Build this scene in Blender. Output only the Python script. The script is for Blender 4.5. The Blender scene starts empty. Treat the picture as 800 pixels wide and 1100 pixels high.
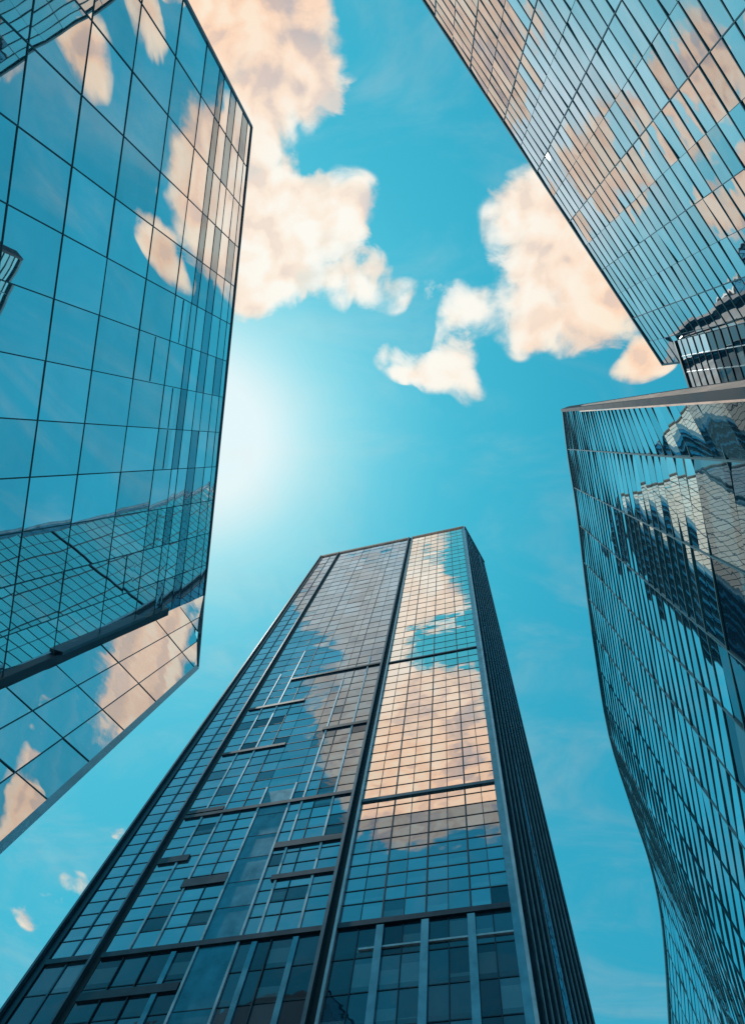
import bpy, math, random
from mathutils import Vector, Matrix
random.seed(11)
scene = bpy.context.scene
col = scene.collection
R = math.radians

# ------------------------------------------------------------------ camera
F = 620.0                      # focal length in units of the 800 x 1100 photograph
CX, CY = 400.0, 550.0
ZX, ZY = 462.0, 432.0          # where the zenith stands in the picture
EYE = Vector((0, 0, 1.6))
zc = Vector((ZX-CX, CY-ZY, -F)).normalized()
yc = Vector((0, -1, 0)); yc = (yc - zc*yc.dot(zc)).normalized()
xc = yc.cross(zc)
W2C = Matrix((xc, yc, zc)).transposed()          # world axes as columns, in camera space
C2W = W2C.transposed()
def ray(px, py):
    return (C2W @ Vector((px-CX, CY-py, -F))).normalized()
def at(px, py, z):
    d = ray(px, py); return EYE + d*((z-EYE.z)/d.z)
def proj(p):
    c = W2C @ (p-EYE)
    if c.z > -0.01: return (9999, 9999)
    return (CX + F*c.x/-c.z, CY - F*c.y/-c.z)
cam = bpy.data.cameras.new('camera'); camo = bpy.data.objects.new('camera', cam); col.objects.link(camo)
camo.matrix_world = Matrix.Translation(EYE) @ C2W.to_4x4()
cam.sensor_fit = 'HORIZONTAL'; cam.sensor_width = 36; cam.lens = 36*F/800
cam.clip_end = 6000; cam.clip_start = .1
scene.camera = camo

# ------------------------------------------------------------------ materials
def newmat(name):
    m = bpy.data.materials.new(name); m.use_nodes = True
    nt = m.node_tree; nt.nodes.clear(); return m, nt
def N(nt, t, **kw):
    n = nt.nodes.new(t)
    for k, v in kw.items():
        if k.startswith('i_'):
            n.inputs[k[2:].replace('_', ' ')].default_value = v
        else: setattr(n, k, v)
    return n
def math_(nt, op, a, b=None, c=None, clamp=False):
    n = nt.nodes.new('ShaderNodeMath'); n.operation = op; n.use_clamp = clamp
    for i, v in enumerate((a, b, c)):
        if v is None: continue
        if isinstance(v, (int, float)): n.inputs[i].default_value = v
        else: nt.links.new(v, n.inputs[i])
    return n.outputs[0]
def rampc(nt, fac, stops):
    r = nt.nodes.new('ShaderNodeValToRGB'); nt.links.new(fac, r.inputs[0])
    e = r.color_ramp.elements
    while len(e) < len(stops): e.new(.5)
    for k, (p, c) in enumerate(stops):
        e[k].position = p; e[k].color = (*c, 1) if len(c) == 3 else c
    return r.outputs[0]

def glass(name, dark, light, tint, f0, wav_scale, wav, pillow=.0, rough=.012, grid=None, tonevar=.12, wav2=0.0):
    """reflective curtain-wall glass: a dim room colour behind a mirror coat that grows with the viewing angle"""
    m, nt = newmat(name); L = nt.links.new
    tc = N(nt, 'ShaderNodeTexCoord'); uv = N(nt, 'ShaderNodeUVMap')
    fl = N(nt, 'ShaderNodeVectorMath', operation='FLOOR'); L(uv.outputs[0], fl.inputs[0])
    wn = N(nt, 'ShaderNodeTexWhiteNoise', noise_dimensions='2D'); L(fl.outputs[0], wn.inputs['Vector'])
    base = rampc(nt, wn.outputs['Value'], [(0, dark), (.55, tuple(.5*(a+b) for a, b in zip(dark, light))), (1, light)])
    # ceilings and blinds inside: faint level bands in every pane
    fr = N(nt, 'ShaderNodeVectorMath', operation='FRACTION'); L(uv.outputs[0], fr.inputs[0])
    sx = N(nt, 'ShaderNodeSeparateXYZ'); L(fr.outputs[0], sx.inputs[0])
    wn2 = N(nt, 'ShaderNodeTexWhiteNoise', noise_dimensions='3D'); ad = N(nt, 'ShaderNodeVectorMath', operation='ADD'); L(fl.outputs[0], ad.inputs[0]); ad.inputs[1].default_value = (3.3, 7.1, 5.7); L(ad.outputs[0], wn2.inputs['Vector'])
    drop = math_(nt, 'MULTIPLY', wn2.outputs['Value'], 1.6)
    blind = math_(nt, 'MULTIPLY', math_(nt, 'GREATER_THAN', drop, math_(nt, 'ADD', sx.outputs[1], .75)), .55)
    slab = math_(nt, 'MULTIPLY', math_(nt, 'LESS_THAN', sx.outputs[1], .16), .8)
    bm = N(nt, 'ShaderNodeMix', data_type='RGBA'); L(blind, bm.inputs[0]); L(base, bm.inputs[6]); bm.inputs[7].default_value = (.10,.22,.27,1)
    bs = N(nt, 'ShaderNodeMix', data_type='RGBA'); L(slab, bs.inputs[0]); L(bm.outputs[2], bs.inputs[6]); bs.inputs[7].default_value = (.002,.012,.022,1)
    base = bs.outputs[2]
    # rain-washed dirt film
    dn = N(nt, 'ShaderNodeTexNoise', i_Scale=.35, i_Detail=6.0, i_Roughness=.65); L(tc.outputs['Object'], dn.inputs['Vector'])
    lw = N(nt, 'ShaderNodeLayerWeight', i_Blend=.5)
    p = math_(nt, 'POWER', lw.outputs['Facing'], 2.6)
    fac = math_(nt, 'MULTIPLY_ADD', p, 1-f0, f0)
    var = math_(nt, 'MULTIPLY_ADD', wn.outputs['Value'], tonevar, 1-tonevar)
    fac = math_(nt, 'MULTIPLY', fac, var)
    dirt = math_(nt, 'MULTIPLY_ADD', dn.outputs[0], .22, .86)
    fac = math_(nt, 'MULTIPLY', fac, dirt, clamp=True)
    # waviness of the panes
    h = None
    n1 = N(nt, 'ShaderNodeTexNoise', i_Scale=wav_scale, i_Detail=1.5, i_Roughness=.45); L(tc.outputs['Object'], n1.inputs['Vector'])
    bh = math_(nt, 'MULTIPLY', n1.outputs[0], wav)
    if wav2:
        n2 = N(nt, 'ShaderNodeTexNoise', i_Scale=wav_scale*4.5, i_Detail=1.0); L(tc.outputs['Object'], n2.inputs['Vector'])
        bh = math_(nt, 'MULTIPLY_ADD', n2.outputs[0], wav2, bh)
    if pillow:
        a = math_(nt, 'MULTIPLY', sx.outputs[0], math_(nt, 'SUBTRACT', 1, sx.outputs[0]))
        b = math_(nt, 'MULTIPLY', sx.outputs[1], math_(nt, 'SUBTRACT', 1, sx.outputs[1]))
        bh = math_(nt, 'MULTIPLY_ADD', math_(nt, 'MULTIPLY', a, b), pillow, bh)
    bp = N(nt, 'ShaderNodeBump', i_Strength=1.0, i_Distance=1.0); L(bh, bp.inputs['Height'])
    df = N(nt, 'ShaderNodeBsdfDiffuse'); L(base, df.inputs[0])
    gl = N(nt, 'ShaderNodeBsdfGlossy', i_Roughness=rough); gl.inputs[0].default_value = (*tint, 1); L(bp.outputs[0], gl.inputs['Normal'])
    if grid:
        br = N(nt, 'ShaderNodeTexBrick')
        br.offset = 0; br.inputs['Scale'].default_value = 1; br.inputs['Mortar Size'].default_value = .02
    mx = N(nt, 'ShaderNodeMixShader'); L(fac, mx.inputs[0]); L(df.outputs[0], mx.inputs[1]); L(gl.outputs[0], mx.inputs[2])
    out = N(nt, 'ShaderNodeOutputMaterial'); L(mx.outputs[0], out.inputs[0])
    return m
def metal(name, c, rough=.4, met=.6, var=.25, scale=.6, spec=.5):
    m, nt = newmat(name); L = nt.links.new
    tc = N(nt, 'ShaderNodeTexCoord')
    n = N(nt, 'ShaderNodeTexNoise', i_Scale=scale, i_Detail=7.0, i_Roughness=.6); L(tc.outputs['Object'], n.inputs['Vector'])
    c0 = tuple(x*(1-var) for x in c); c1 = tuple(min(1, x*(1+var)) for x in c)
    b = N(nt, 'ShaderNodeBsdfPrincipled', i_Metallic=met, i_Roughness=rough, i_Specular_IOR_Level=spec); L(rampc(nt, n.outputs[0], [(.3, c0), (.7, c1)]), b.inputs['Base Color'])
    L(math_(nt, 'MULTIPLY_ADD', n.outputs[0], .25, rough-.1), b.inputs['Roughness'])
    out = N(nt, 'ShaderNodeOutputMaterial'); L(b.outputs[0], out.inputs[0]); return m
G = {}
G['left']   = glass('large_pane_glass', (.01,.06,.10), (.02,.10,.15), (.92,.95,.97), .92, .10, .016, pillow=.03, tonevar=.22, wav2=.001)
G['leftstrip'] = glass('strip_pane_glass', (.01,.05,.09), (.02,.08,.13), (.62,.76,.84), .55, .25, .04, pillow=.04, tonevar=.35, wav2=.004)
G['leftwavy'] = glass('wavy_pane_glass', (.01,.06,.10), (.02,.10,.15), (.90,.93,.95), .80, .20, .05, tonevar=.15, wav2=.004)
G['ur']     = glass('floor_band_glass', (.01,.05,.08), (.03,.11,.16), (.78,.83,.89), .82, .12, .12, tonevar=.16, wav2=.012)
G['lr']     = glass('blue_band_glass', (.01,.05,.08), (.02,.10,.14), (.66,.88,.95), .84, .10, .05, tonevar=.22, wav2=.002)
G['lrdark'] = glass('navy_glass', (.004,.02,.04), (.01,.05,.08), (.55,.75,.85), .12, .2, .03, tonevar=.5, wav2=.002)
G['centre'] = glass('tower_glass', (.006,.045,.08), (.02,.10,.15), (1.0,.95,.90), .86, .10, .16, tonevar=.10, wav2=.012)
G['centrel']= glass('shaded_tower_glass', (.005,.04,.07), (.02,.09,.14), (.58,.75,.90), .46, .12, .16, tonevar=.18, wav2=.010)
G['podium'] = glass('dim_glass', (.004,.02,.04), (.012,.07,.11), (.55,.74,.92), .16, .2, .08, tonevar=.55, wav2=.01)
M = {}
M['joint'] = metal('dark_joint_sealant', (.008,.045,.075), .7, 0, spec=.08)
M['seal'] = metal('teal_gasket', (.030,.15,.21), .7, 0, spec=.08)
M['navy']  = metal('navy_metal', (.012,.045,.07), .35, .7)
M['slate'] = metal('slate_metal', (.035,.11,.16), .4, .6)
M['clad'] = metal('teal_cladding', (.035,.19,.27), .28, .8)
M['pale']  = metal('pale_metal', (.28,.42,.50), .38, .6)
M['steel'] = metal('steel_blue_panel', (.07,.26,.36), .3, .7)
M['pink']  = metal('rose_coping_metal', (.70,.46,.38), .45, .1)
M['core']  = metal('dark_core', (.01,.04,.06), .6, .1)
M['wallglass'] = glass('rear_glass', (.01,.05,.08), (.02,.09,.14), (.8,.9,.95), .45, .15, .08)
M['roofing'] = metal('roof_membrane', (.25,.25,.24), .9, 0)

# ------------------------------------------------------------------ mesh helpers
class MB:
    def __init__(s): s.v=[]; s.f=[]; s.uv=[]; s.sm=set()
    def face(s, pts, uvs=None):
        b = len(s.v); s.v += [Vector(p) for p in pts]; s.f.append(tuple(range(b, b+len(pts))))
        s.uv.append(uvs or [(.5,.5)]*len(pts))
    def sheet(s, a, uvs, n):
        b = len(s.v); lp = lambda q, i, j: (q[0].lerp(q[1], i).lerp(q[3].lerp(q[2], i), j))
        ua = [Vector(u) for u in uvs]
        for j in range(n+1):
            for i in range(n+1): s.v.append(lp(a, i/n, j/n))
        for j in range(n):
            for i in range(n):
                k = b+j*(n+1)+i; s.sm.add(len(s.f)); s.f.append((k, k+1, k+n+2, k+n+1))
                s.uv.append([tuple(lp(ua, (i+di)/n, (j+dj)/n)) for di, dj in ((0,0),(1,0),(1,1),(0,1))])
    def hexa(s, a, b, uvs=None, n=1):
        """a: 4 front corners, b: the 4 behind them"""
        if n > 1: s.sheet(a, uvs, n)
        else: s.face(a, uvs)
        for i in range(4):
            j = (i+1) % 4; u = [uvs[i], uvs[j], uvs[j], uvs[i]] if uvs else None
            s.face([a[i], b[i], b[j], a[j]], u)
        s.face(b[::-1])
    def merge(s, o):
        b = len(s.v); s.sm |= {i+len(s.f) for i in o.sm}; s.v += o.v; s.f += [tuple(i+b for i in f) for f in o.f]; s.uv += o.uv
    def build(s, name, m, parent=None, org=None, **props):
        org = org if org is not None else (parent.location if parent else Vector((0,0,0)))
        me = bpy.data.meshes.new(name)
        me.from_pydata([v-org for v in s.v], [], s.f)
        uvl = me.uv_layers.new(name='UVMap'); k = 0
        for u in s.uv:
            for w in u: uvl.data[k].uv = w; k += 1
        me.materials.append(m)
        if s.sm: me.polygons.foreach_set('use_smooth', [i in s.sm for i in range(len(s.f))])
        me.update()
        o = bpy.data.objects.new(name, me); col.objects.link(o)
        if parent: o.parent = parent
        else: o.location = org
        for a, b in props.items(): o[a] = b
        return o
def parea(pts):
    q = [proj(p) for p in pts]
    q = [(min(max(x, 0), 800), min(max(y, 0), 1100)) for x, y in q]
    a = 0
    for i in range(len(q)):
        x0, y0 = q[i]; x1, y1 = q[(i+1) % len(q)]; a += x0*y1-x1*y0
    return abs(a)/2
class Parts:
    """all pieces of one kind on one thing: the hundred that show largest each a part, the rest one"""
    def __init__(s, name, parent): s.name=name; s.parent=parent; s.items=[]
    def add(s, mb, area, mat): s.items.append((area, len(s.items), mb, mat))
    def finish(s, limit=100):
        it = sorted(s.items, key=lambda t: (-t[0], t[1]))
        big = [t for t in it[:limit] if t[0] > 0]; rest = it[len(big):]
        for a, k, mb, m in big: mb.build(s.name, m, s.parent)
        # all others
        if rest:
            me_v=MB(); mats=[]; idx=[]
            for a, k, mb, m in rest:
                if m not in mats: mats.append(m)
                idx += [mats.index(m)]*len(mb.f); me_v.merge(mb)
            o = me_v.build(s.name, mats[0], s.parent, kind='stuff')
            for m in mats[1:]: o.data.materials.append(m)
            o.data.polygons.foreach_set('material_index', idx)

def edge(top_px, low_px, H, batter=0.0):
    """a standing edge of a tower: the top at height H, passing through the lower sight line with the least lean"""
    T = at(*top_px, H)
    def lean(e):
        if not batter: return e
        a, b = e; G = a+(b-a)*((a.z-EYE.z)/a.z); g = (G-EYE).normalized()
        return (a, b-g*a.z*math.tan(R(batter)))
    if low_px is None: return lean((T, Vector((T.x, T.y, 0))))
    d = ray(*low_px); u = Vector((0,0,-1)); w = T-EYE
    b = u.dot(d); dd = u.dot(w); e = d.dot(w)
    m = (e - b*dd)/(1-b*b)
    Q = EYE + d*m
    k = T.z/(T.z-Q.z)
    return lean((T, T+(Q-T)*k))
class Facade:
    def __init__(s, edges, kk=1.0, orient=None):
        s.kk = kk; s.sub = 1; s.e = edges; s.n = len(edges)-1; s.toward = orient or EYE
    def P(s, t, z):
        i = min(max(int(math.floor(t)), 0), s.n-1); f = t-i
        (a0,b0),(a1,b1) = s.e[i], s.e[i+1]
        def q(a, b): 
            k = (a.z-z)/a.z; return a+(b-a)*k
        return q(a0,b0).lerp(q(a1,b1), f)
    def ztop(s, t):
        i = min(max(int(math.floor(t)), 0), s.n-1); f = t-i
        return s.e[i][0].z*(1-f)+s.e[i+1][0].z*f
    def frame(s, t, z):
        e = 1e-3; a, b = max(0, t-e), min(s.n, t+e)
        T = (s.P(b, z)-s.P(a, z)).normalized(); U = (s.P(t, z+1)-s.P(t, z)).normalized()
        n = T.cross(U).normalized()
        if n.dot(s.toward-s.P(t, z)) < 0: n = -n
        return T, U, n
    def zpx(s, t, val, axis):
        """height on line t that stands at pixel coordinate val"""
        lo, hi = 2.0, s.ztop(t)
        g = lambda z: proj(s.P(t, z))[axis]
        inc = g(lo) > g(hi)
        for _ in range(50):
            m = (lo+hi)/2
            if (g(m) > val) == inc: lo = m
            else: hi = m
        return (lo+hi)/2
    def panel(s, t0, t1, z0, z1, gap=.04, tilt=.5, thick=.18, out=0.0, uv=(0,0), rnd=random):
        z1a, z1b = min(z1, s.ztop(t0)-.02), min(z1, s.ztop(t1)-.02)
        if max(z1a, z1b)-z0 < .25: return None
        if z1b < z0+.12:
            t1 = t0+(t1-t0)*max(.02, (z1a-z0-.12)/(z1a-z1b)); z1b = z0+.12
        T, U, n = s.frame((t0+t1)/2, (z0+z1)/2); gap *= s.kk
        a = s.P(t0, z0)+T*gap+U*gap; b = s.P(t1, z0)-T*gap+U*gap
        c = s.P(t1, z1b)-T*gap-U*gap; d = s.P(t0, z1a)+T*gap-U*gap
        w = (b-a).length; h = (d-a).length; thick *= s.kk; out *= s.kk
        ta, tb = math.tan(R(rnd.gauss(0, tilt)))*w/2, math.tan(R(rnd.gauss(0, tilt)))*h/2
        f = [a+n*(out-ta-tb), b+n*(out+ta-tb), c+n*(out+ta+tb), d+n*(out-ta+tb)]
        bk = [p-n*(thick) for p in (a+n*out, b+n*out, c+n*out, d+n*out)]
        mb = MB(); u, v = uv
        if (f[1]-f[0]).cross(f[2]-f[0]).dot(n) < 0:
            f = [f[0], f[3], f[2], f[1]]; bk = [bk[0], bk[3], bk[2], bk[1]]; us = [(u+.01,v+.01),(u+.01,v+.99),(u+.99,v+.99),(u+.99,v+.01)]
        else: us = [(u+.01,v+.01),(u+.99,v+.01),(u+.99,v+.99),(u+.01,v+.99)]
        mb.hexa(f, bk, us, s.sub)
        return mb, parea(f)
    def vbar(s, t, z0, z1, w, out, back=.1, out0=0.0):
        """upright bar: w wide, standing from -back to out in front of the glass line"""
        w *= s.kk; out *= s.kk; back *= s.kk
        z1 = min(z1, s.ztop(t)); T, U, n = s.frame(t, (z0+z1)/2)
        lo, hi = s.P(t, z0), s.P(t, z1)
        f = [lo-T*w/2+n*out, lo+T*w/2+n*out, hi+T*w/2+n*out, hi-T*w/2+n*out]
        b = [p-n*(out+back) for p in f]
        mb = MB()
        if (f[1]-f[0]).cross(f[2]-f[0]).dot(n) < 0: f = f[::-1]; b = b[::-1]
        mb.hexa(f, b); return mb, parea(f)+.01
    def hbar(s, t0, t1, z, h, out, back=.1, follow=False):
        mb = MB(); ar = 0; h *= s.kk; out *= s.kk; back *= s.kk; z *= s.kk if follow else 1
        ts = [t0]+[k for k in range(int(t0)+1, int(math.ceil(t1))) if t0 < k < t1]+[t1]
        for a, b_ in zip(ts[:-1], ts[1:]):
            za = s.ztop(a)+z if follow else z; zb = s.ztop(b_)+z if follow else z
            T, U, n = s.frame((a+b_)/2, (za+zb)/2)
            A, B = s.P(a, za), s.P(b_, zb)
            f = [A-U*h/2+n*out, B-U*h/2+n*out, B+U*h/2+n*out, A+U*h/2+n*out]
            bb = [p-n*(out+back) for p in f]
            if (f[1]-f[0]).cross(f[2]-f[0]).dot(n) < 0: f = f[::-1]; bb = bb[::-1]
            mb.hexa(f, bb); ar += parea(f)
        return mb, ar+.01
def empty(name, loc, label, cat):
    o = bpy.data.objects.new(name, None); col.objects.link(o); o.location = loc
    o['label'] = label; o['category'] = cat; o.empty_display_size = 2
    return o
def body(root, rim, inset_dir, mat, name='wall', roof=True, drop=.25):
    """closed tower body from roof to ground; rim = list of (top, bottom) edges going round the plan"""
    mb = MB(); n = len(rim)
    c = sum((t for t, b in rim), Vector())/n
    tops = [t-Vector((0,0,drop)) for t, b in rim]; bots = [b for t, b in rim]
    for i in range(n):
        j = (i+1) % n
        w = (tops[j]-tops[i]).length/3; h = tops[i].z/3.4
        nu, nv = (8, 14) if w > 6 else (1, 14)
        bl = lambda a, b: bots[i].lerp(bots[j], a).lerp(tops[i].lerp(tops[j], a), b)
        for p in range(nu):
            for q in range(nv):
                u0, u1, v0, v1 = p/nu, (p+1)/nu, q/nv, (q+1)/nv
                f = [bl(u0,v0), bl(u1,v0), bl(u1,v1), bl(u0,v1)]; us = [(u0*w,v0*h),(u1*w,v0*h),(u1*w,v1*h),(u0*w,v1*h)]
                if (f[1]-f[0]).cross(f[2]-f[0]).dot((f[0]+f[2])/2-Vector((c.x,c.y,f[0].z))) < 0: f = f[::-1]; us = us[::-1]
                mb.face(f, us)
    o = mb.build(name, mat, root)
    if roof:
        r = MB(); r.face([t+Vector((0,0,.01)) for t in tops]); r.build('roof', M['roofing'], root)
    return o
def shifted(e, v): return (e[0]+v, e[1]+v)
def back_edge(e, fr, dist, n): return (e[0]-n*dist, e[1]-n*dist)

# ================================================================== CENTRE TOWER
HC = 212.0
E0 = edge((345,598), (0,1095), HC); E1 = edge((498,566), (578,1100), HC); E2 = edge((519,604), (636,1100), HC)
fr = Facade([E0, E1], .62)
root = empty('office_tower', ((E0[1]+E1[1])/2).to_3d(), 'dark blue tower at bottom middle, cream cloud mirrored beside its dark central groove', 'skyscraper')
pan = Parts('glass_panel', root); tra = Parts('transom', root); mul = Parts('mullion', root)
ys = [567+6]; y = 573.0
while y < 975:
    d = y-432; y += 3.4 + max(0, d-140)*.026 + (max(0, d-400)*.012); ys.append(y)
ys[-1] = 986
ylow = [1022, 1060, 1100, 1145, 1195]
tm = .82
rows = [fr.ztop(0)-.3]+[fr.zpx(tm, v, 1) for v in ys[1:]]+[fr.zpx(tm, v, 1) for v in ylow]
npod = len(ys)-1
secL0 = [.022, .075, .128]
secL = [.150, .205, .262, .315, .365, .450, .485, .520, .570, .622]
secR = [.652, .694, .737, .780, .823, .866, .909, .948, .982]
def zrow(k): return rows[k]
rnd = random.Random(5)
ci = 0
for sec, ts in enumerate((secL0, secL, secR)):
    for c in range(len(ts)-1):
        ci += 1
        pil = sec == 1 and abs(ts[c]-.365) < 1e-6
        if pil: continue
        k = 0
        while k < len(rows)-1:
            k1 = k+1
            if sec == 0 and k < npod: k1 = min(k+2, npod)
            if sec == 1 and k > 8 and k < npod-2 and rnd.random() < .15: k1 = k+2
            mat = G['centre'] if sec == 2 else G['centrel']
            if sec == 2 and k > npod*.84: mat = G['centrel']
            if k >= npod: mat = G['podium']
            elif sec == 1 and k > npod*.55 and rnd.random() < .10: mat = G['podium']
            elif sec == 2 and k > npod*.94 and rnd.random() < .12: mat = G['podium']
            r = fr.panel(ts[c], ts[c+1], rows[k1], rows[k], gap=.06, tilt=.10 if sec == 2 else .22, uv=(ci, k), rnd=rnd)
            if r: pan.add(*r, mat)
            k = k1
    for k in range(1, len(rows)):
        thick = k in (npod,)
        hh = .15
        r = fr.hbar(ts[0], ts[-1], rows[k], .9 if thick else hh, .5 if thick else .09, .2)
        tra.add(*r, M['navy'])
    for c, t in enumerate(ts):
        if c in (0, len(ts)-1): continue
        major = (sec == 2 and c % 2 == 0)
        if sec == 2:
            r = fr.vbar(t, rows[npod], rows[0], .26 if major else .11, .14 if major else .09, .2); mul.add(*r, M['navy'])
            if major: r = fr.vbar(t, rows[-1], rows[npod]-.5, 1.15, .55, .2); mul.add(*r, M['steel'])
            else: r = fr.vbar(t, rows[-1], rows[npod]-.5, .15, .15, .2); mul.add(*r, M['navy'])
        elif sec == 1:
            if c in (4, 5): continue
            lite = c in (1, 2, 6, 8) 
            zt = fr.zpx(t, {1: 725, 2: 700, 6: 730, 8: 705}.get(c, 600), 1)
            r = fr.vbar(t, rows[npod], zt if lite else rows[0], .42 if lite else .16, .25 if lite else .16, .2); mul.add(*r, M['pale'] if lite else M['navy'])
            r = fr.vbar(t, rows[-1], rows[npod]-.5, .9 if c in (3, 6, 8) else .16, .3, .2); mul.add(*r, M['steel'] if c in (3, 6, 8) else M['navy'])
        else:
            r = fr.vbar(t, rows[-1], rows[0], .3, .2, .2); mul.add(*r, M['slate'])
# wide pale pilaster between the glazing
zt = fr.zpx(.4, 850, 1)
r = fr.panel(.367, .448, fr.zpx(.4, 1190, 1), zt, gap=.02, tilt=0, out=.12, thick=.5); r[0].build('pilaster', M['clad'], root)
seams = Parts('pilaster_seam', root)
for k in range(len(rows)):
    if rows[k] < zt-1 and k % 2 == 0:
        r = fr.hbar(.369, .446, rows[k], .12, .16, .1); seams.add(*r, M['navy'])
seams.finish()
for k in range(len(rows)-1):                       # glass above the pilaster
    if rows[k+1] >= zt-1:
        r = fr.panel(.365, .450, rows[k+1], rows[k], gap=.06, tilt=.4, uv=(40, k), rnd=rnd)
        if r: pan.add(*r, G['centrel'])
for t in (.365, .450):
    r = fr.vbar(t, rows[-1], zt+1, .42, .35, .3); mul.add(*r, M['pale'])
pan.finish(); tra.finish(); mul.finish()
# spandrel bands
bands = [(.150,.235, 925, 1.5), (.150,.262, 872, 1.1), (.150,.622, 866, .9), (.150,.365, 806, .9), (.25,.365, 948, 1.8), (.47,.622, 940, 1.0),(.47,.622, 780, 1.2),
         (.150,.365, 758, 1.0), (.262,.622, 722, .9), (.150,.362, 1068, 1.3), (.45,.622, 905, 1.4)]
for a, b, yy, hh in bands:
    r = fr.hbar(a+.003, b-.003, fr.zpx((a+b)/2, yy, 1), hh, .42, .3); r[0].build('spandrel_band', M['navy'], root)
for yy, hh in ((704, .6), (851, .8)):
    r = fr.hbar(.652, .982, fr.zpx(.82, yy, 1), hh, .38, .3); r[0].build('spandrel_band', M['slate'], root)
# pale lines of light stone across the podium glazing
r = fr.hbar(.70, .982, fr.zpx(.84, 1012, 1), .28, .3, .3); r[0].build('cornice', M['pale'], root)
# groove between the two halves, its fins, and the fins of the outer edges
zb = fr.zpx(.6, 1195, 1)
def vpiece(t, w, out, back, mat, name, z0=zb, z1=None):
    r = fr.vbar(t, z0, z1 or HC+.4, w, out, back); r[0].build(name, mat, root)
wid = (E1[0]-E0[0]).length
vpiece(.637, wid*.018/.62, -.35, 1.0, M['core'], 'groove')
vpiece(.6255, .6, .9, .9, M['slate'], 'fin'); vpiece(.6485, .5, .7, .9, M['pale'], 'fin')
vpiece(.139, wid*.016/.62, -.1, 1.0, M['core'], 'groove'); vpiece(.1305, .45, .8, .9, M['slate'], 'fin')
vpiece(.010, wid*.022/.62, .3, .9, M['navy'], 'fin'); vpiece(.0, .5, .95, .9, M['slate'], 'fin')
vpiece(.991, wid*.017/.62, .25, .9, M['steel'], 'corner_pier'); vpiece(.9995, .5, .7, .9, M['pale'], 'fin')
r = fr.hbar(0, .63, -.9, 2.6, .7, .7, follow=True); r[0].build('coping', M['pink'], root)
r = fr.hbar(.645, 1, -.7, 1.8, .7, .7, follow=True); r[0].build('coping', M['pink'], root)
vpiece(.637, 3.0, .2, 1.2, M['slate'], 'roof_hood', z0=HC-1, z1=HC+1.6)
# east side: close-set upright fins
side = Facade([E1, E2], .62); finp = Parts('fin', root); gp = Parts('side_panel', root)
nf = 10
for k in range(nf):
    t = (k+.5)/nf
    r = side.vbar(t, zb, HC-1.2, .42, .5, .2); finp.add(*r, M['joint'])
    r = side.vbar(t+.25/nf, zb, HC-1.2, .16, .62, -.1); finp.add(*r, M['pale'])
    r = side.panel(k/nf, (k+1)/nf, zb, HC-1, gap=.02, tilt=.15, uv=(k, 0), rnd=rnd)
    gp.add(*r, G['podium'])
finp.finish(); gp.finish()
sd = Parts('side_transom', root)
for k in range(0, len(rows), 2):
    r = side.hbar(0, 1, rows[k], .3, .12, .1); sd.add(*r, M['navy'])
sd.finish()
r = side.hbar(0, 1, -.7, 1.8, .9, .7, follow=True); r[0].build('coping', M['slate'], root)
# closed body
T, U, n = fr.frame(.5, 100); n.z = 0; n.normalize(); T2, U2, n2 = side.frame(.5, 100); n2.z = 0; n2.normalize()
dep = (E2[0]-E1[0])
E3 = (E0[0]+dep, E0[1]+(E2[1]-E1[1]))
ins = -n*.7; ins2 = -n2*.4
body(root, [shifted(E0, ins), shifted(E1, ins+ins2), shifted(E2, ins2), E3], None, M['core'])

# ================================================================== LEFT TOWER
HL = 69.0
A = edge((270,135), (200,0), HL, 7.5); B = edge((219,640), (0,735), HL, 6)
HL2 = HL
# the turned corner bay: its top rakes down so that it faces back across the court
best = None
bt = B[0]
for k in range(400):
    h2 = HL*(.5+.00125*k); q = at(212,718, h2); v = q-bt; v.z = 0
    if v.length < .5: continue
    ang = math.degrees(math.atan2(v.y, v.x))
    if best is None or abs(ang-38) < best[0]: best = (abs(ang-38), h2)
HL2 = best[1]
Cc = edge((212,718), (0,915), HL2, 10.3)
fl = Facade([A, B], .6); fc = Facade([B, Cc], .6); fl.sub = 5; fc.sub = 6
root = empty('office_tower', ((A[1]+B[1])/2).to_3d(), 'left edge block of big square smooth blue panes with slanting corner bay', 'office building')
pan = Parts('glass_panel', root); tra = Parts('transom', root); mul = Parts('mullion', root)
tl = .665
xs = [229, 221, 211, 203, 193, 186, 167, 132, 86, 35, -28, -105, -200]
rows = [HL-.25]+[fl.zpx(tl, v, 0) for v in xs]
ncol = 13
rnd = random.Random(9)
for c in range(ncol):
    t0, t1 = c/ncol, (c+1)/ncol
    for k in range(len(rows)-1):
        strip = k in (3, 5) or (k == 1 and c % 3 == 0)
        sub = 1
        if k == 6 and c in (7, 8): sub = 2
        if k in (6, 7) and rnd.random() < .12: sub = 2
        for q in range(sub):
            z0 = rows[k+1]; z1 = rows[k]
            a, b = (z0+(z1-z0)*q/sub, z0+(z1-z0)*(q+1)/sub)
            r = fl.panel(t0, t1, a, b, gap=.05, tilt=.16, uv=(c, k+q*.5 if sub > 1 else k), rnd=rnd)
            if r: pan.add(*r, G['leftstrip'] if strip and rnd.random() < .75 else G['left'])
        if sub == 2:
            r = fl.hbar(t0+.002, t1-.002, (rows[k]+rows[k+1])/2, .14, .06, .1); tra.add(*r, M['seal'])
for k in range(1, len(rows)):
    r = fl.hbar(0, 1, rows[k], .08 if k < 7 else .10, .06, .1); tra.add(*r, M['seal'])
for c in range(1, ncol):
    r = fl.vbar(c/ncol, rows[-1], HL-.3, .11, .07, .1); mul.add(*r, M['seal'])
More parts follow.
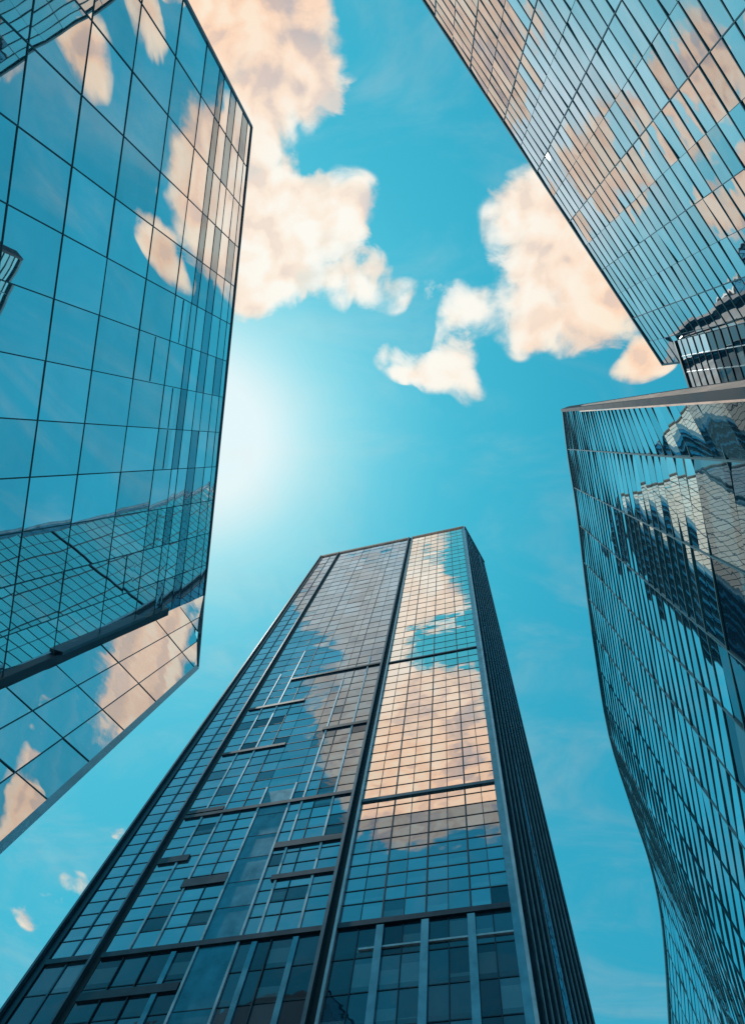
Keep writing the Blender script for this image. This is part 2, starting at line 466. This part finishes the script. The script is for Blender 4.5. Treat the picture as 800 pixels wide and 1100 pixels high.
# corner bay
crow = [HL-.3]+[fl.zpx(tl, v, 0) for v in (211, 186, 132, 86, 35, -28, -105, -200)]
nb = 3
for c in range(nb):
    for k in range(len(crow)-1):
        r = fc.panel(c/nb, (c+1)/nb, crow[k+1], crow[k], gap=.04, tilt=.25, uv=(30+c, k), rnd=rnd)
        if r: pan.add(*r, G['leftwavy'])
for k in range(1, len(crow)):
    if crow[k] < HL-1:
        r = fc.hbar(0.02, .98 if crow[k] < HL2-.5 else max(.05, (HL-crow[k])/(HL-HL2)-.03), crow[k], .12, .06, .1); tra.add(*r, M['seal'])
for c in range(1, nb):
    r = fc.vbar(c/nb, crow[-1], min(HL-.3, fc.ztop(c/nb)-.3), .14, .07, .1); mul.add(*r, M['seal'])
pan.finish(); tra.finish(); mul.finish()
zj = fl.zpx(.999, 178, 0)
r = fl.vbar(.997, rows[-1], zj, 1.5, .55, .3); r[0].build('gutter', M['navy'], root)
r = fl.vbar(.985, fl.zpx(.985, 60, 0)*1.0, fl.zpx(.985, 150, 0), .5, .9, .3); r[0].build('drain_pipe', M['slate'], root)
r = fl.hbar(0, 1, .1, .5, .2, .6, follow=True); r[0].build('coping', M['slate'], root)
r = fc.hbar(0, 1, .1, .5, .2, .6, follow=True); r[0].build('coping', M['slate'], root)
r = fl.vbar(0.001, rows[-1], HL, .35, .2, .4); r[0].build('corner_trim', M['slate'], root)
r = fc.vbar(.985, rows[-1], HL2, .8, .2, .4); r[0].build('corner_trim', M['steel'], root)
T, U, n = fl.frame(.5, 60); n.z = 0; n.normalize(); T2, U2, n2 = fc.frame(.5, 60); n2.z = 0; n2.normalize()
Ab = (Vector((A[0].x-34, A[0].y+2, HL)), Vector((A[0].x-34, A[0].y+2, 0)))
Bb = (Vector((B[0].x-34, Cc[0].y+1, HL)), Vector((B[0].x-34, Cc[0].y+1, 0)))
def inset(e, v): return (e[0]+v, e[1]+v)
Cx = inset(Cc, -n2*.3)
body(root, [inset(A, -n*.6+Vector((0,.3,0))), inset(B, -n*.6-n2*.3), Cx, Bb, Ab], None, M['wallglass'])

# ================================================================== UPPER RIGHT TOWER
HU = 90.0
def rad(px, k): return (ZX+(px[0]-ZX)*k, ZY+(px[1]-ZY)*k)
U0 = edge((330,-190), None, HU); U1 = edge((455,0), None, HU, -3); U2 = edge((712,392), (800,381), HU, -3)
U0 = (U1[0]-(U2[0]-U1[0])*.5, U1[1]-(U2[1]-U1[1])*.5)
fu = Facade([U0, U2], .62)
root = empty('office_tower', ((U0[1]+U2[1])/2).to_3d(), 'tower leaning in at the top right with close floor lines mirroring peach clouds', 'skyscraper')
pan = Parts('glass_panel', root); tra = Parts('transom', root); mul = Parts('mullion', root)
NF = 54; fh = HU/NF
rows = [HU-.3]+[HU-fh*k for k in range(1, 41)]
nmaj = 11; sub = 2
rnd = random.Random(21)
for c in range(nmaj*sub):
    t0, t1 = c/(nmaj*sub), (c+1)/(nmaj*sub)
    for k in range(len(rows)-1):
        r = fu.panel(t0, t1, rows[k+1], rows[k], gap=.012, tilt=.55, uv=(c, k), rnd=rnd)
        if r: pan.add(*r, G['ur'])
for k in range(1, len(rows)):
    r = fu.hbar(0, 1, rows[k], .13, .09, .1); tra.add(*r, M['seal'])
for c in range(1, nmaj*sub):
    mj = c % sub == 0
    r = fu.vbar(c/(nmaj*sub), rows[-1], HU-.3, .16 if mj else .07, .13 if mj else .05, .1); mul.add(*r, M['seal'])
r = fu.hbar(0, 1, -.1, .5, .25, .6, follow=True); r[0].build('coping', M['seal'], root)
r = fu.vbar(.999, rows[-1], HU, .4, .2, .4); r[0].build('corner_trim', M['seal'], root)
# lower wing beyond the corner
HW = HU*.905
W0 = edge((725,366), None, HW); W1 = edge((742,418), None, HW); W2 = edge((747,433), None, HW)
fw = Facade([W0, W2], .6); wr = [HW-.2]+[HW-fh*k for k in range(1, 26)]
for c in range(4):
    for k in range(len(wr)-1):
        r = fw.panel(c/4, (c+1)/4, wr[k+1], wr[k], gap=.03, tilt=.5, uv=(60+c, k), rnd=rnd)
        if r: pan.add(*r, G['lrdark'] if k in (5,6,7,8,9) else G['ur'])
for k in range(1, len(wr)):
    r = fw.hbar(0, 1, wr[k], .2, .12, .1); tra.add(*r, M['joint'])
for c in range(1, 4):
    r = fw.vbar(c/4, wr[-1], HW-.3, .16, .1, .1); mul.add(*r, M['slate'])
pan.finish(); tra.finish(); mul.finish()
r = fw.hbar(0, 1, 0, .6, .3, .6, follow=True); r[0].build('coping', M['navy'], root)
T, U, n = fu.frame(.5, 60); n.z = 0; n.normalize()
Tn, Un, nw = fw.frame(.5, 60); nw.z = 0; nw.normalize()
body(root, [inset(U0, -n*.5), inset(U2, -n*.5), inset(U2, -n*30), inset(U0, -n*30)], None, M['wallglass'])
body(root, [inset(W0, -nw*.5), inset(W2, -nw*.5), inset(W2, -nw*22), inset(W0, -nw*22)], None, M['wallglass'], name='wing_wall')

# ================================================================== LOWER RIGHT TOWER
HR = 108.0
rp = [(605,440),(611,490),(620,545),(629,620),(640,700),(655,790),(679,868),(698,925),(710,980),(716,1040),(720,1110),(727,1190)]
low = [(800,419),(800,512)]+[None]*10
ED = [edge(p, l, HR, 7) for p, l in zip(rp, low)]
# soften the fold lines: resample the roof line as a smooth curve
def cr(a, b, c, d, t):
    return .5*((2*b)+(c-a)*t+(2*a-5*b+4*c-d)*t*t+(3*b-a-3*c+d)*t**3)
SE = []
for i in range(len(ED)-1):
    q = [ED[max(0, i-1)], ED[i], ED[i+1], ED[min(len(ED)-1, i+2)]]
    for k in range(4):
        t = k/4
        if i == 0 and k == 1: SE.append(tuple(cr(*(e[j] for e in q), t) for j in (0, 1)))
        else: SE.append(tuple(cr(*(e[j] for e in q), t) for j in (0, 1)))
SE.append(ED[-1])
fR = Facade(SE, 1.7); fR.sub = 2
root = empty('office_tower', ((SE[0][1]+SE[-1][1])/2).to_3d(), 'rippling glass tower down the right edge with a rose metal trim along its top corner', 'skyscraper')
pan = Parts('glass_panel', root); tra = Parts('transom', root); mul = Parts('mullion', root)
NR = 54; fh = HR/NR
rows = [HR-.3]+[HR-fh*k for k in range(1, 47)]
# equal bays along the curve
L_ = [0]
for i in range(fR.n): L_.append(L_[-1]+(SE[i+1][0]-SE[i][0]).length)
def tof(d):
    for i in range(fR.n):
        if d <= L_[i+1]+1e-6: return i+(d-L_[i])/(L_[i+1]-L_[i])
    return float(fR.n)
bay = 7.0; nb = int(L_[-1]/bay)
ts = [0.001]+[tof(L_[-1]*k/nb) for k in range(1, nb)]+[fR.n-.001]
rnd = random.Random(33)
for c in range(nb):
    t0, t1 = ts[c], ts[c+1]
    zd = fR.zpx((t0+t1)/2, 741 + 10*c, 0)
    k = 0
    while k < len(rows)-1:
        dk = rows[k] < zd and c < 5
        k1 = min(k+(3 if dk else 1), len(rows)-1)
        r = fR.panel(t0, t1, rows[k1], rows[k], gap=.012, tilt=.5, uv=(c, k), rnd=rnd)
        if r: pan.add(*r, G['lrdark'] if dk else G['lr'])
        k = k1
zcut = fR.zpx(ts[2], 745, 0)
for k in range(1, len(rows)):
    a = ts[0] if (rows[k] > zcut or k % 3 == 0) else ts[5]
    r = fR.hbar(a, ts[-1], rows[k], .065, .05, .1); tra.add(*r, M['seal'])
for c in range(1, nb):
    r = fR.vbar(ts[c], rows[-1], HR-.3, .08, .06, .1); mul.add(*r, M['seal'])
pan.finish(); tra.finish(); mul.finish()
r = fR.hbar(0.001, fR.n-.001, 0, .4, .15, .6, follow=True); r[0].build('coping', M['seal'], root)
r = fR.vbar(.004, rows[-1], HR+.2, .3, .25, .6); r[0].build('corner_trim', M['joint'], root)
r = fR.vbar(.07, rows[-1], HR-24, .4, .2, .3); r[0].build('corner_trim', M['pink'], root)
r = fR.vbar(.16, rows[-1], HR-38, .16, .2, .3); r[0].build('corner_trim', M['pale'], root)  # pale strip standing in for the highlight along the parapet
rim = []
for i in range(len(SE)):
    T, U, n = fR.frame(min(max(i, .01), fR.n-.01), 50); n.z = 0; n.normalize()
    rim.append(inset(SE[i], -n*.7+(Vector((0,.6,0)) if i == 0 else Vector())))
f0 = (SE[0][0]+Vector((12,.6,0)), Vector((SE[0][1].x+12, SE[0][1].y+2, 0)))
f1 = (SE[-1][0]+Vector((14,0,0)), SE[-1][1]+Vector((14,0,0)))
body(root, rim+[f1, f0], None, M['wallglass'])

# ================================================================== GROUND
m, nt = newmat('granite_paving'); L = nt.links.new
tc = N(nt, 'ShaderNodeTexCoord'); br = N(nt, 'ShaderNodeTexBrick'); L(tc.outputs['Object'], br.inputs['Vector'])
br.inputs['Scale'].default_value = .8; br.inputs['Mortar Size'].default_value = .01
br.inputs['Color1'].default_value = (.22,.21,.2,1); br.inputs['Color2'].default_value = (.28,.27,.25,1); br.inputs['Mortar'].default_value = (.08,.08,.08,1)
b = N(nt, 'ShaderNodeBsdfPrincipled', i_Roughness=.7); L(br.outputs[0], b.inputs['Base Color'])
L(b.outputs[0], N(nt, 'ShaderNodeOutputMaterial').inputs[0])
g = MB(); S = 2500; g.face([Vector((-S,-S,0)), Vector((S,-S,0)), Vector((S,S,0)), Vector((-S,S,0))]); g.build('ground', m, kind='structure')

# ================================================================== SKY AND SUN
SUNPX = (214, 468)
sd_ = ray(*SUNPX)
elev = math.asin(sd_.z); azim = math.atan2(sd_.x, sd_.y)
w = bpy.data.worlds.new('World'); scene.world = w; w.use_nodes = True
nt = w.node_tree; nt.nodes.clear(); L = nt.links.new
def pl(px, py):
    d = ray(px, py); return (d.x/d.z, d.y/d.z)
sky = N(nt, 'ShaderNodeTexSky', sky_type='NISHITA', sun_disc=False, sun_elevation=elev, sun_rotation=azim, altitude=50, air_density=1.0, dust_density=2.0, ozone_density=1.5)
tc = N(nt, 'ShaderNodeTexCoord'); sp = N(nt, 'ShaderNodeSeparateXYZ'); L(tc.outputs['Generated'], sp.inputs[0])
zz = math_(nt, 'MAXIMUM', sp.outputs[2], .12)
cb = N(nt, 'ShaderNodeCombineXYZ'); L(math_(nt, 'DIVIDE', sp.outputs[0], zz), cb.inputs[0]); L(math_(nt, 'DIVIDE', sp.outputs[1], zz), cb.inputs[1])
# cloud banks: centre (as seen in plan), radii, turn, weight
CL = []
def cl(x, y, rx, ry, a=0, wt=1.0): CL.append((x, y, rx, ry, a, wt))
# visible banks
cl(235, 30, 125, 108, 0, 1.6); cl(310, 45, 62, 55, 20, .55); cl(225, 115, 75, 85, 0, 1.2); cl(272, 150, 60, 60, 0, .5)
cl(250, -60, 150, 60, -10, 1.0)
cl(345, 100, 26, 26, 0, .42)
cl(300, 255, 95, 76, -10, 1.45); cl(352, 228, 52, 50, 0, .7); cl(262, 290, 60, 52, 0, .9); cl(385, 305, 58, 34, -25, .66); cl(430, 322, 46, 20, -10, .42)
cl(485, 405, 40, 30, 15, .78); cl(500, 358, 30, 60, 10, .55); cl(438, 392, 44, 24, 10, .48); cl(505, 322, 62, 26, -10, .46); cl(432, 404, 24, 12, 0, .45)
cl(352, 100, 30, 44, 0, .45)
cl(578, 238, 66, 62, -30, 1.25); cl(622, 285, 85, 60, -45, 1.2); cl(568, 352, 40, 34, 10, .72); cl(655, 325, 50, 40, -30, .9)
cl(694, 378, 34, 28, -30, 1.3); cl(600, 362, 48, 24, 20, .5)
cl(128, 894, 17, 19, 0, .42); cl(80, 952, 28, 28, 20, .36); cl(34, 982, 26, 26, 0, .38); cl(62, 968, 40, 12, 30, .3)
# banks behind the towers, seen only in the glass
def puff(vec, fb):
    # billows: rounded cells at two sizes on top of the fine turbulence
    o = fb
    for sc_, k in ((13.0, .30), (29.0, .20)):
        vo = N(nt, 'ShaderNodeTexVoronoi', feature='SMOOTH_F1', voronoi_dimensions='2D', i_Scale=sc_, i_Smoothness=.35); nt.links.new(vec, vo.inputs['Vector'])
        o = math_(nt, 'MULTIPLY_ADD', math_(nt, 'SUBTRACT', .42, vo.outputs['Distance']), k, o)
    return o
def dens(vec, tag):
    L = nt.links.new
    acc = None
    for (x, y, rx, ry, a, wt) in CL:
        if isinstance(x, tuple): c = x
        else: c = pl(x, y)
        mp = N(nt, 'ShaderNodeMapping', vector_type='TEXTURE')
        mp.inputs['Location'].default_value = (c[0], c[1], 0)
        mp.inputs['Rotation'].default_value = (0, 0, R(a)); mp.inputs['Scale'].default_value = (rx/F, ry/F, 1)
        L(vec, mp.inputs['Vector'])
        dt = N(nt, 'ShaderNodeVectorMath', operation='DOT_PRODUCT'); L(mp.outputs[0], dt.inputs[0]); L(mp.outputs[0], dt.inputs[1])
        v = math_(nt, 'SUBTRACT', 1, dt.outputs['Value'], clamp=True)
        acc = math_(nt, 'MULTIPLY', v, wt) if acc is None else math_(nt, 'MULTIPLY_ADD', v, wt, acc)
    acc = math_(nt, 'MINIMUM', acc, 1.15)
    nz = N(nt, 'ShaderNodeTexNoise', i_Scale=9.0, i_Detail=11.0, i_Roughness=.60, i_Distortion=.0); L(vec, nz.inputs['Vector'])
    nzv = puff(vec, nz.outputs[0])
    d = math_(nt, 'MULTIPLY_ADD', math_(nt, 'SUBTRACT', nzv, .5), 2.7, acc)
    has = math_(nt, 'MULTIPLY', acc, 5.0, clamp=True)
    return math_(nt, 'MULTIPLY', d, has), nzv, acc
wz = N(nt, 'ShaderNodeTexNoise', i_Scale=6.0, i_Detail=2.0); L(cb.outputs[0], wz.inputs['Vector'])
ws = N(nt, 'ShaderNodeVectorMath', operation='SUBTRACT'); L(wz.outputs['Color'], ws.inputs[0]); ws.inputs[1].default_value = (.5,.5,.5)
wm = N(nt, 'ShaderNodeVectorMath', operation='SCALE'); L(ws.outputs[0], wm.inputs[0]); wm.inputs['Scale'].default_value = .09
wa = N(nt, 'ShaderNodeVectorMath', operation='ADD'); L(cb.outputs[0], wa.inputs[0]); L(wm.outputs[0], wa.inputs[1])
# (direction of the mirrored sky, radii in the same units as above)
for q in [
    ((.66,-.16), 55, 42, 20, 1.3), ((.52,-.215), 42, 36, 0, 1.2), ((.84,-.10), 70, 50, 0, 1.0), ((.42,-.33), 40, 30, -30, 1.0), ((.66,.22), 60, 24, 80, .4),
    ((.40,-.44), 62, 42, 20, 1.4), ((.34,-.70), 70, 50, 20, 1.0),
    ((-.62,-.10), 95, 62, 60, 1.5), ((-.50,.19), 52, 46, 30, 1.4), ((-.66,.28), 75, 46, 30, 1.5), ((-.52,.42), 46, 36, 10, 1.3), ((-.52,-.02), 44, 40, 0, 1.2), ((-.90,.38), 90, 60, 20, 1.2),
]:
    CL.append((q[0], 0, q[1], q[2], q[3], q[4]))
d1, nv, acc0 = dens(wa.outputs[0], 'a')
off = N(nt, 'ShaderNodeVectorMath', operation='ADD'); L(wa.outputs[0], off.inputs[0])
sp_ = pl(*SUNPX); off.inputs[1].default_value = (-.022, .022, 0)
nz2 = N(nt, 'ShaderNodeTexNoise', i_Scale=9.0, i_Detail=8.0, i_Roughness=.60); L(off.outputs[0], nz2.inputs['Vector'])
pf2 = puff(off.outputs[0], nz2.outputs[0])
def smooth(v, lo, hi):
    n = N(nt, 'ShaderNodeMapRange', interpolation_type='SMOOTHSTEP'); L(v, n.inputs['Value'])
    n.inputs['From Min'].default_value = lo; n.inputs['From Max'].default_value = hi; return n.outputs['Result']
alpha = smooth(d1, .0, 1.05)
# torn veils round the banks
vz = N(nt, 'ShaderNodeTexNoise', i_Scale=11.0, i_Detail=10.0, i_Roughness=.62, i_Distortion=1.1); L(cb.outputs[0], vz.inputs['Vector'])
veil = math_(nt, 'MULTIPLY', smooth(math_(nt, 'MULTIPLY_ADD', math_(nt, 'SUBTRACT', vz.outputs[0], .5), 3.4, math_(nt, 'MULTIPLY', acc0, 1.5)), .45, 1.25), .75)
veil = math_(nt, 'MULTIPLY', veil, math_(nt, 'MULTIPLY', acc0, 8.0, clamp=True))
alpha = math_(nt, 'SUBTRACT', 1, math_(nt, 'MULTIPLY', math_(nt, 'SUBTRACT', 1, alpha), math_(nt, 'SUBTRACT', 1, veil)))
core = smooth(d1, .55, 1.35)
relief = math_(nt, 'MULTIPLY_ADD', math_(nt, 'SUBTRACT', nv, pf2), 3.4, .5, clamp=True)
big = N(nt, 'ShaderNodeTexNoise', i_Scale=3.4, i_Detail=3.0); L(cb.outputs[0], big.inputs['Vector'])
lit = math_(nt, 'MULTIPLY_ADD', relief, .50, math_(nt, 'MULTIPLY_ADD', core, -.08, .50))
lit = math_(nt, 'MULTIPLY_ADD', math_(nt, 'SUBTRACT', big.outputs[0], .5), 1.5, lit, clamp=True)
SK = .1
# the banks turn paler towards the middle of the open sky
dmid = N(nt, 'ShaderNodeVectorMath', operation='DISTANCE'); L(cb.outputs[0], dmid.inputs[0]); dmid.inputs[1].default_value = (*pl(400, 280), 0)
near = smooth(dmid.outputs['Value'], .46, .15)
colr = rampc(nt, lit, [(0, (.26,.34,.43)), (.34, (.60,.49,.46)), (.66, (1.0,.70,.51)), (1, (1.0,.84,.66))])
colb = rampc(nt, lit, [(0, (.46,.56,.64)), (.25, (.78,.67,.62)), (.55, (1.0,.86,.72)), (.9, (1.0,.98,.90))])
mc = N(nt, 'ShaderNodeMix', data_type='RGBA'); L(near, mc.inputs[0]); L(colr, mc.inputs[6]); L(colb, mc.inputs[7])
vs = N(nt, 'ShaderNodeVectorMath', operation='SCALE'); L(mc.outputs[2], vs.inputs[0]); vs.inputs['Scale'].default_value = .98/SK
# the sky colour itself: the physical sky's brightness drives the teal of a hazy late day
sb = N(nt, 'ShaderNodeSeparateXYZ'); L(sky.outputs[0], sb.inputs[0])
sv = math_(nt, 'MULTIPLY', sb.outputs[2], SK*.62)
sc = rampc(nt, sv, [(.18, (.026,.32,.50)), (.26, (.042,.46,.64)), (.38, (.085,.54,.71)), (.55, (.21,.68,.81)), (.76, (.42,.81,.89)), (1.0, (.85,.96,.98))])
sc.node.color_ramp.interpolation = 'B_SPLINE'
tint = N(nt, 'ShaderNodeVectorMath', operation='SCALE'); L(sc, tint.inputs[0]); tint.inputs['Scale'].default_value = 1/SK
# barely visible high cloud
hs = N(nt, 'ShaderNodeMapping'); L(cb.outputs[0], hs.inputs['Vector']); hs.inputs['Scale'].default_value = (1.2, 2.6, 1); hs.inputs['Rotation'].default_value = (0, 0, .6)
hz = N(nt, 'ShaderNodeTexNoise', i_Scale=2.2, i_Detail=9.0, i_Roughness=.62, i_Distortion=.8); L(hs.outputs[0], hz.inputs['Vector'])
alpha = math_(nt, 'MAXIMUM', alpha, math_(nt, 'MULTIPLY', smooth(hz.outputs[0], .42, .80), .13))
mx = N(nt, 'ShaderNodeMix', data_type='RGBA'); L(alpha, mx.inputs[0]); L(tint.outputs[0], mx.inputs[6]); L(vs.outputs[0], mx.inputs[7])
bg = N(nt, 'ShaderNodeBackground', i_Strength=SK); L(mx.outputs[2], bg.inputs[0])
L(bg.outputs[0], N(nt, 'ShaderNodeOutputWorld').inputs[0])
w.cycles.sampling_method = 'MANUAL'; w.cycles.sample_map_resolution = 512

sl = bpy.data.lights.new('sun', 'SUN'); sl.energy = 3.0; sl.angle = R(.5); sl.color = (1, .93, .82)
so = bpy.data.objects.new('sun', sl); col.objects.link(so)
so.rotation_euler = sd_.to_track_quat('Z', 'Y').to_euler()

scene.view_settings.view_transform = 'Standard'; scene.view_settings.look = 'None'
scene.view_settings.gamma = 1; scene.view_settings.exposure = 0; scene.view_settings.use_curve_mapping = False
scene.cycles.max_bounces = 8; scene.cycles.glossy_bounces = 6
